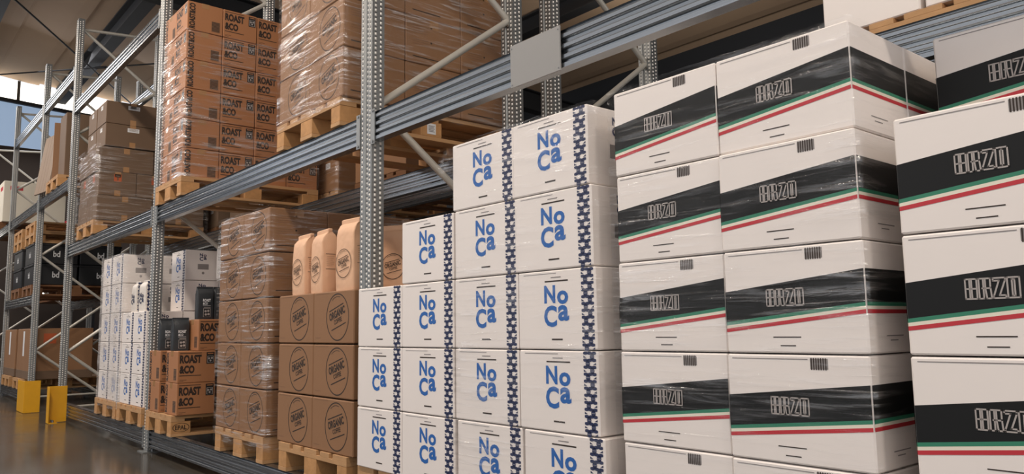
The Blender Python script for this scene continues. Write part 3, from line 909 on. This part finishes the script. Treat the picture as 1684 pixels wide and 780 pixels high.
# cream boxes on the far bay, third level
cr = MB(); cr.box(-.5, -.5, 0, .5, .5, .75, 'cream', .006)
f = Face(cr, (.5, -.5, .75), (0, 1, 0), (0, 0, 1), 1.0, .75); f.rect(.1, .12, .3, .22, 'red')
f = Face(cr, (-.5, -.5, .75), (1, 0, 0), (0, 0, 1), 1.0, .75); f.rect(.6, .12, .9, .22, 'red')
cr = cr.build('pale_carton')
for x, lb in ((-18.2, 'leftmost pale cream carton with a red mark high on the far rack'), (-17.1, 'right pale cream carton with a red mark high on the far rack')):
    pallet(x, .0, 2.74+.142, 'raised pallet under the '+lb.replace('pale cream ', '').replace(' with a red mark', ''), pald)
    inst(cr, (x, .52, 2.74+.142+PH+.002), 0, lb, 'carton')
# black crates and empty pallets on the shelf of the far left bay
for n_, x in enumerate((-13.35, -14.45)):
    nm = ['right', 'left'][n_]
    pallet(x, 0, 1.542, 'wooden pallet under the black crates, %s one in the far left bay' % nm, pald)
    for j in range(2):
        for k in range(2):
            inst(tote, (x, .3+k*.585, 1.542+PH+.002+.303*j), 0, 'black crate in the far left bay, %s pile, %s %s' % (nm, ['lower', 'upper'][j], ['front', 'back'][k]), 'crate')
    for j in range(2):
        pallet(x, 0, 1.542+PH+.002+.606+.002+j*(PH+.001), 'empty wooden pallet stacked on the black crates, %s pile, %s' % (nm, ['lower', 'upper'][j]))
# red and white banner on the rear side
mb = MB(); mb.box(-.45, -.01, 0, .45, .01, .6, 'red', .001)
f = Face(mb, (-.45, -.01, .6), (1, 0, 0), (0, 0, 1), .9, .6)
f.rect(.3, 0, .42, 1, 'label_white'); f.rect(0, .3, .75, .38, 'label_white'); f.ring(.55, .72, .12, .17, 'label_white', -60, 150)
o = mb.build('banner'); o.location = (-20.6, 1.7, 3.0); tag(o, 'red banner with a white cross pattern behind the far racks', 'banner')

# ---------------------------------------------------------------- bags
def bag_mb(w, dp, h, mt, seed, top='fold'):
    rr = random.Random(seed); mb = MB(); N = 28
    rings = []
    lev = [(0, 1, 1), (.03, 1.02, 1.02), (.2, 1.03, 1.06), (.45, 1.02, 1.08), (.62, 1.0, 1.0), (.80, 1.0, 1.0), (.88, 1.0, .84), (.94, 1.0, .55), (.975, 1.0, .24), (1.0, 1.0, .13)]
    for li, (t, sw, sd) in enumerate(lev):
        ring = []
        for i in range(N):
            a = 2*math.pi*i/N
            ca, sa = math.cos(a), math.sin(a)
            p = .18
            x = math.copysign(abs(ca)**(p if abs(ca) > 1e-6 else 1), ca)*w/2*sw
            y = math.copysign(abs(sa)**p if abs(sa) > 1e-6 else 0, sa)*dp/2*sd
            if abs(sa) < .75 and t > .5: # gusset folds in
                x *= 1-.05*(t-.5)*2*(1-abs(sa)/.75)
            wob = .0025*(t > .5)
            ring.append((x+rr.uniform(-wob, wob), y+rr.uniform(-wob, wob), h*t+(rr.uniform(-.002, .002) if 0 < t < 1 else 0) + (rr.uniform(-.004, .004) if t == 1 else 0)))
        rings.append(ring)
    vs = [p for q in rings for p in q]; fs = []
    for l in range(len(rings)-1):
        for i in range(N): fs.append((l*N+i, l*N+(i+1) % N, (l+1)*N+(i+1) % N, (l+1)*N+i))
    mb.mesh(vs, fs, mt, True)
    mb.mesh(rings[0], [tuple(reversed(range(N)))], mt); mb.mesh(rings[-1], [tuple(range(N))], mt)
    # seam ridges down the side gusset
    return mb
def make_kraft_bag(w, dp, h, seed):
    root = empty('coffee_bag', (0, 0, 0))
    mb = bag_mb(w, dp, h, 'bag_kraft', seed)
    # printed logo on the front panel, a hair outside the bulge
    f = Face(mb, (-w/2, -dp/2*1.085-.0015, h), (1, 0, 0), (0, 0, 1), w, h)
    organic_logo(f, .5, .62, min(.075, w*.43), 'ink_brown', R(12), .02)
    f2 = Face(mb, (w/2*1.03+.0015, -dp/2, h), (0, 1, 0), (0, 0, 1), dp, h)
    f2.rect(.2, .38, .75, .387, 'ink_brown'); f2.rect(.2, .62, .75, .627, 'ink_brown')
    for k in range(6): f2.rect(.25, .42+.03*k, .7-.05*(k % 3), .424+.03*k, 'ink_faint')
    mb.build('pouch', root)
    mb = MB(); mb.box(-w/2*.99, -.011, h-.004, w/2*.99, .009, h+.012, 'bag_kraft', .003); mb.box(-w/2*.99, -.0165, h-.018, w/2*.99, -.0105, h+.008, 'bag_kraft', .002)
    mb.build('folded_top', root)
    return root
def make_black_bag(w, dp, h, seed):
    root = empty('coffee_bag', (0, 0, 0))
    mb = bag_mb(w, dp, h, 'bag_black', seed)
    f = Face(mb, (-w/2, -dp/2*1.085-.0015, h), (1, 0, 0), (0, 0, 1), w, h)
    f.text('ROAST', .33, .36, .80, .45, 'label_white', .03); f.text('&CO', .33, .47, .62, .545, 'label_white', .03)
    f.rect(.33, .57, .8, .578, 'label_white'); f.rect(.4, .62, .8, .635, 'silver_ink')
    f.rect(.36, .66, .8, .93, 'silver_ink'); f.rect(.38, .67, .78, .92, 'ink_black', 1)
    for cx, cy in ((.5, .75), (.66, .74), (.52, .85), (.68, .84)): f.disc(cx, cy, .009, 'silver_ink', 10, 2)
    mb.build('pouch', root)
    mb = MB(); mb.box(-w/2*.98, -.01, h-.004, w/2*.98, .008, h+.008, 'bag_black', .002); mb.build('folded_top', root)
    return root
def make_white_bag(w, dp, h, seed):
    root = empty('coffee_bag', (0, 0, 0))
    mb = bag_mb(w, dp, h, 'bag_white', seed)
    f = Face(mb, (-w/2, -dp/2*1.085-.0015, h), (1, 0, 0), (0, 0, 1), w, h)
    noca_logo(f, .2, .38, .6, .38, 'ink_navy')
    f2 = Face(mb, (w/2*1.03+.0015, -dp/2, h), (0, 1, 0), (0, 0, 1), dp, h); noca_pattern(f2, .1, .9, 8)
    mb.build('pouch', root)
    mb = MB(); mb.box(-w/2*.98, -.01, h-.004, w/2*.98, .008, h+.01, 'bag_white', .002); mb.build('folded_top', root)
    return root
ztop = OZ[2]+.271
for x, y, w, dp, h, rz, s, lb in (
    (-4.165, .065, .175, .10, .335, R(-3), 1, 'kraft coffee bag, leftmost standing on the low circle cartons'),
    (-3.945, .07, .165, .10, .34, R(-5), 2, 'kraft coffee bag, second from the left on the low circle cartons'),
    (-3.62, .065, .175, .10, .365, R(3), 3, 'kraft coffee bag with a ruffled top just left of the central post'),
    (-3.60, .32, .16, .08, .345, R(30), 4, 'kraft coffee bag with its full circle logo showing right of the central post')):
    b = make_kraft_bag(w, dp, h, s); b.location = (x, y, ztop); b.rotation_euler = (0, 0, rz); tag(b, lb, 'coffee bag')
for x, y, z, lb, s in (
    (-6.72, .06, RZ[1]+.242, 'black coffee bag, left one of the lower pair on the printed cartons', 5),
    (-6.425, .072, RZ[1]+.242, 'black coffee bag, right one of the lower pair on the printed cartons', 6),
    (-6.31, .215, RZ[2]+.242, 'black coffee bag, left one of the upper pair on the third printed carton', 7),
    (-6.31, .345, RZ[2]+.242, 'black coffee bag, right one of the upper pair on the third printed carton', 8)):
    b = make_black_bag(.125, .08, .25, s); b.location = (x, y, z); b.rotation_euler = (0, 0, R(84)); tag(b, lb, 'coffee bag')
for x, y, z, rz, lb, s in (
    (-7.63, .07, NZ[2]+.27, 0, 'white coffee bag with blue letters, left one on the low white stack', 9),
    (-7.40, .08, NZ[2]+.27, .1, 'white coffee bag with blue letters, right one on the low white stack', 10),
    ):
    b = make_white_bag(.15, .09, .27, s); b.location = (x, y, z); b.rotation_euler = (0, 0, rz); tag(b, lb, 'coffee bag')

# pallet corner mark becomes part of the pallet it is printed on
for ob in list(col.objects):
    if ob.get('label', '').startswith('wooden pallet under the low printed'):
        e = EPAL.build('stamp', None); e.parent = ob
        e.location = -Vector(ob.location)
        break

# ---------------------------------------------------------------- stretch film
def wrap(x0, y0, z0, x1, y1, z1, label, mt='film', seed=1, g=.006, top=True, div=.05):
    rr = random.Random(seed); mb = MB()
    x0 -= g; x1 += g; y0 -= g; y1 += g; z1 += g
    per = []
    nx = max(3, int((x1-x0)/div)); ny = max(3, int((y1-y0)/div)); nz = max(3, int((z1-z0)/div))
    for i in range(nx): per.append((x0+(x1-x0)*i/nx, y0, 0, -1))
    for i in range(ny): per.append((x1, y0+(y1-y0)*i/ny, 1, 0))
    for i in range(nx): per.append((x1-(x1-x0)*i/nx, y1, 0, 1))
    for i in range(ny): per.append((x0, y1-(y1-y0)*i/ny, -1, 0))
    n = len(per); vs = []
    for k in range(nz+1):
        z = z0+(z1-z0)*k/nz
        for x, y, a, b in per:
            q = rr.uniform(0, .006); vs.append((x-cx_(x0, x1)*0+a*q, y+b*q, z+(rr.uniform(-.012, .012) if k == 0 else 0)))
    fs = [(k*n+i, k*n+(i+1) % n, (k+1)*n+(i+1) % n, (k+1)*n+i) for k in range(nz) for i in range(n)]
    mb.mesh(vs, fs, mt, True)
    o = mb.build('stretch_film'); return tag(o, label, 'stretch film')
def cx_(a, b): return (a+b)/2
wrap(-2.506, YN, .36, -1.738, YN+1.21, NZ[4]+NH, 'clear stretch film round the two right columns of white lettered cartons', 'film', 2)
wrap(-1.642, YN-.012, .36, -.86, YN+.91, NZ[4]+BH, 'clear stretch film round the two black banded columns', 'film', 3)
wrap(-5.372, PY-.005, .26, -4.538, PY+1.165, OZ[4]+.271, 'clear stretch film round the tall brown circle carton stack', 'film_heavy', 4, .008)
wrap(-6.895, PY+.0, UZ+.1, -6.302, PY+1.165, RUZ[4]+.24, 'shiny stretch film round the high printed carton stack', 'film_heavy', 5, .008)
wrap(-4.408, PY-.015, UZ+.12, -3.600, PY+1.15, OUZ[4]+.27, 'shiny stretch film round the high circle carton load', 'film_heavy', 6, .008)
wrap(-8.70, PY-.005, .28, -7.918, PY+.915, NZ[4]+NH+.015, 'milky stretch film round the leftmost white stack', 'film_milky', 7, .008)
wrap(-10.05, PY-.005, UZ+.08, -9.15, PY+1.15, UZ+PH+.81, 'crumpled stretch film draped over the plain brown cartons', 'film_heavy', 8, .02)
wrap(-6.91, 1.25, UZ+.1, -6.1, 2.42, UZ+PH+1.52, 'shiny stretch film round the rear row light brown load', 'film_heavy', 9, .008)

rk = random.Random(5)
mb = MB(); vs = []; N = 14
for i in range(7):
    t = i/6; rr_ = .012+.045*math.sin(math.pi*min(1, t*.9+.05))
    for k in range(N):
        a_ = 2*math.pi*k/N; q = rr_*rk.uniform(.6, 1.35)
        vs.append((-2.50-.10*t, -.088-q*.55*abs(math.sin(a_))*(1 if math.sin(a_) > 0 else .6), 1.665-.06*t+q*math.cos(a_)))
mb.mesh(vs, [(i*N+k, i*N+(k+1) % N, (i+1)*N+(k+1) % N, (i+1)*N+k) for i in range(6) for k in range(N)], 'film_heavy', False)
tag(mb.build('film_knot'), 'crumpled knot of clear film sticking out beside the topmost white cartons', 'stretch film')
for ob in list(col.objects):
    if ob.get('label', '').startswith('raised wooden pallet with wrapped circle'):
        mb = MB(); f = Face(mb, (.4, -.03, .098), (0, 1, 0), (0, 0, 1), .06, .062, .001)
        f.rect(0, 0, 1, 1, 'label_white')
        for k in range(5): f.rect(.15, .2+k*.13, .85-.1*(k % 2), .26+k*.13, 'ink_grey', 1)
        e = mb.build('paper_label', ob); break

# ---------------------------------------------------------------- aisle lamps
def make_lamp():
    root = empty('ceiling_lamp', (0, 0, 0))
    mb = MB(); mb.box(-1.1, -.09, .02, 1.1, .09, .09, 'steel_mid', .005); mb.build('housing', root)
    mb = MB(); mb.box(-1.05, -.07, .01, 1.05, .07, .0195, 'lamp_glow'); mb.build('diffuser', root)
    for s in (-.9, .9):
        mb = MB(); mb.tube((s, 0, .09), (s, 0, roofz(LAMP_Y)-LAMP_Z-.04), .006, 'steel_dark', 6); mb.build('hanger', root)
    return root
lp = make_lamp()
for i, (lx, le) in enumerate(LAMPS):
    inst(lp, (lx, LAMP_Y, LAMP_Z+.02), 0, 'long ceiling lamp over the aisle, %s from the far end' % ['first', 'second', 'third', 'fourth', 'fifth', 'sixth', 'seventh'][i], 'ceiling lamp')
# small bright lamp behind the racks
mb = MB()
N = 20
prof = [(.0, .12), (.05, .12), (.12, .06), (.17, -.04), (.18, -.06)]
vs = []
for q, z in prof:
    for i in range(N): t = 2*math.pi*i/N; vs.append((q*math.cos(t), q*math.sin(t), z))
mb.mesh(vs, [(k*N+i, k*N+(i+1) % N, (k+1)*N+(i+1) % N, (k+1)*N+i) for k in range(4) for i in range(N)], 'steel_mid', True)
hb = mb.build('high_bay_lamp')
mb = MB(); mb.mesh([(.165*math.cos(2*math.pi*i/N), .165*math.sin(2*math.pi*i/N), -.05) for i in range(N)], [tuple(range(N))], 'lamp_glow'); mb.build('bulb', hb)
mb = MB(); mb.tube((0, 0, .12), (0, 0, .6), .012, 'steel_dark', 8); mb.build('hanger', hb)
hb.location = (-7.15, 6.8, 6.0)
tag(hb, 'small glowing high bay lamp behind the grey beam plate', 'lamp')
pl_ = bpy.data.lights.new('high_bay_light', 'POINT'); pl_.energy = 130; pl_.color = (1, .93, .85); pl_.shadow_soft_size = .15
po = bpy.data.objects.new('high_bay_light', pl_); col.objects.link(po); po.location = (-7.15, 6.8, 5.7)
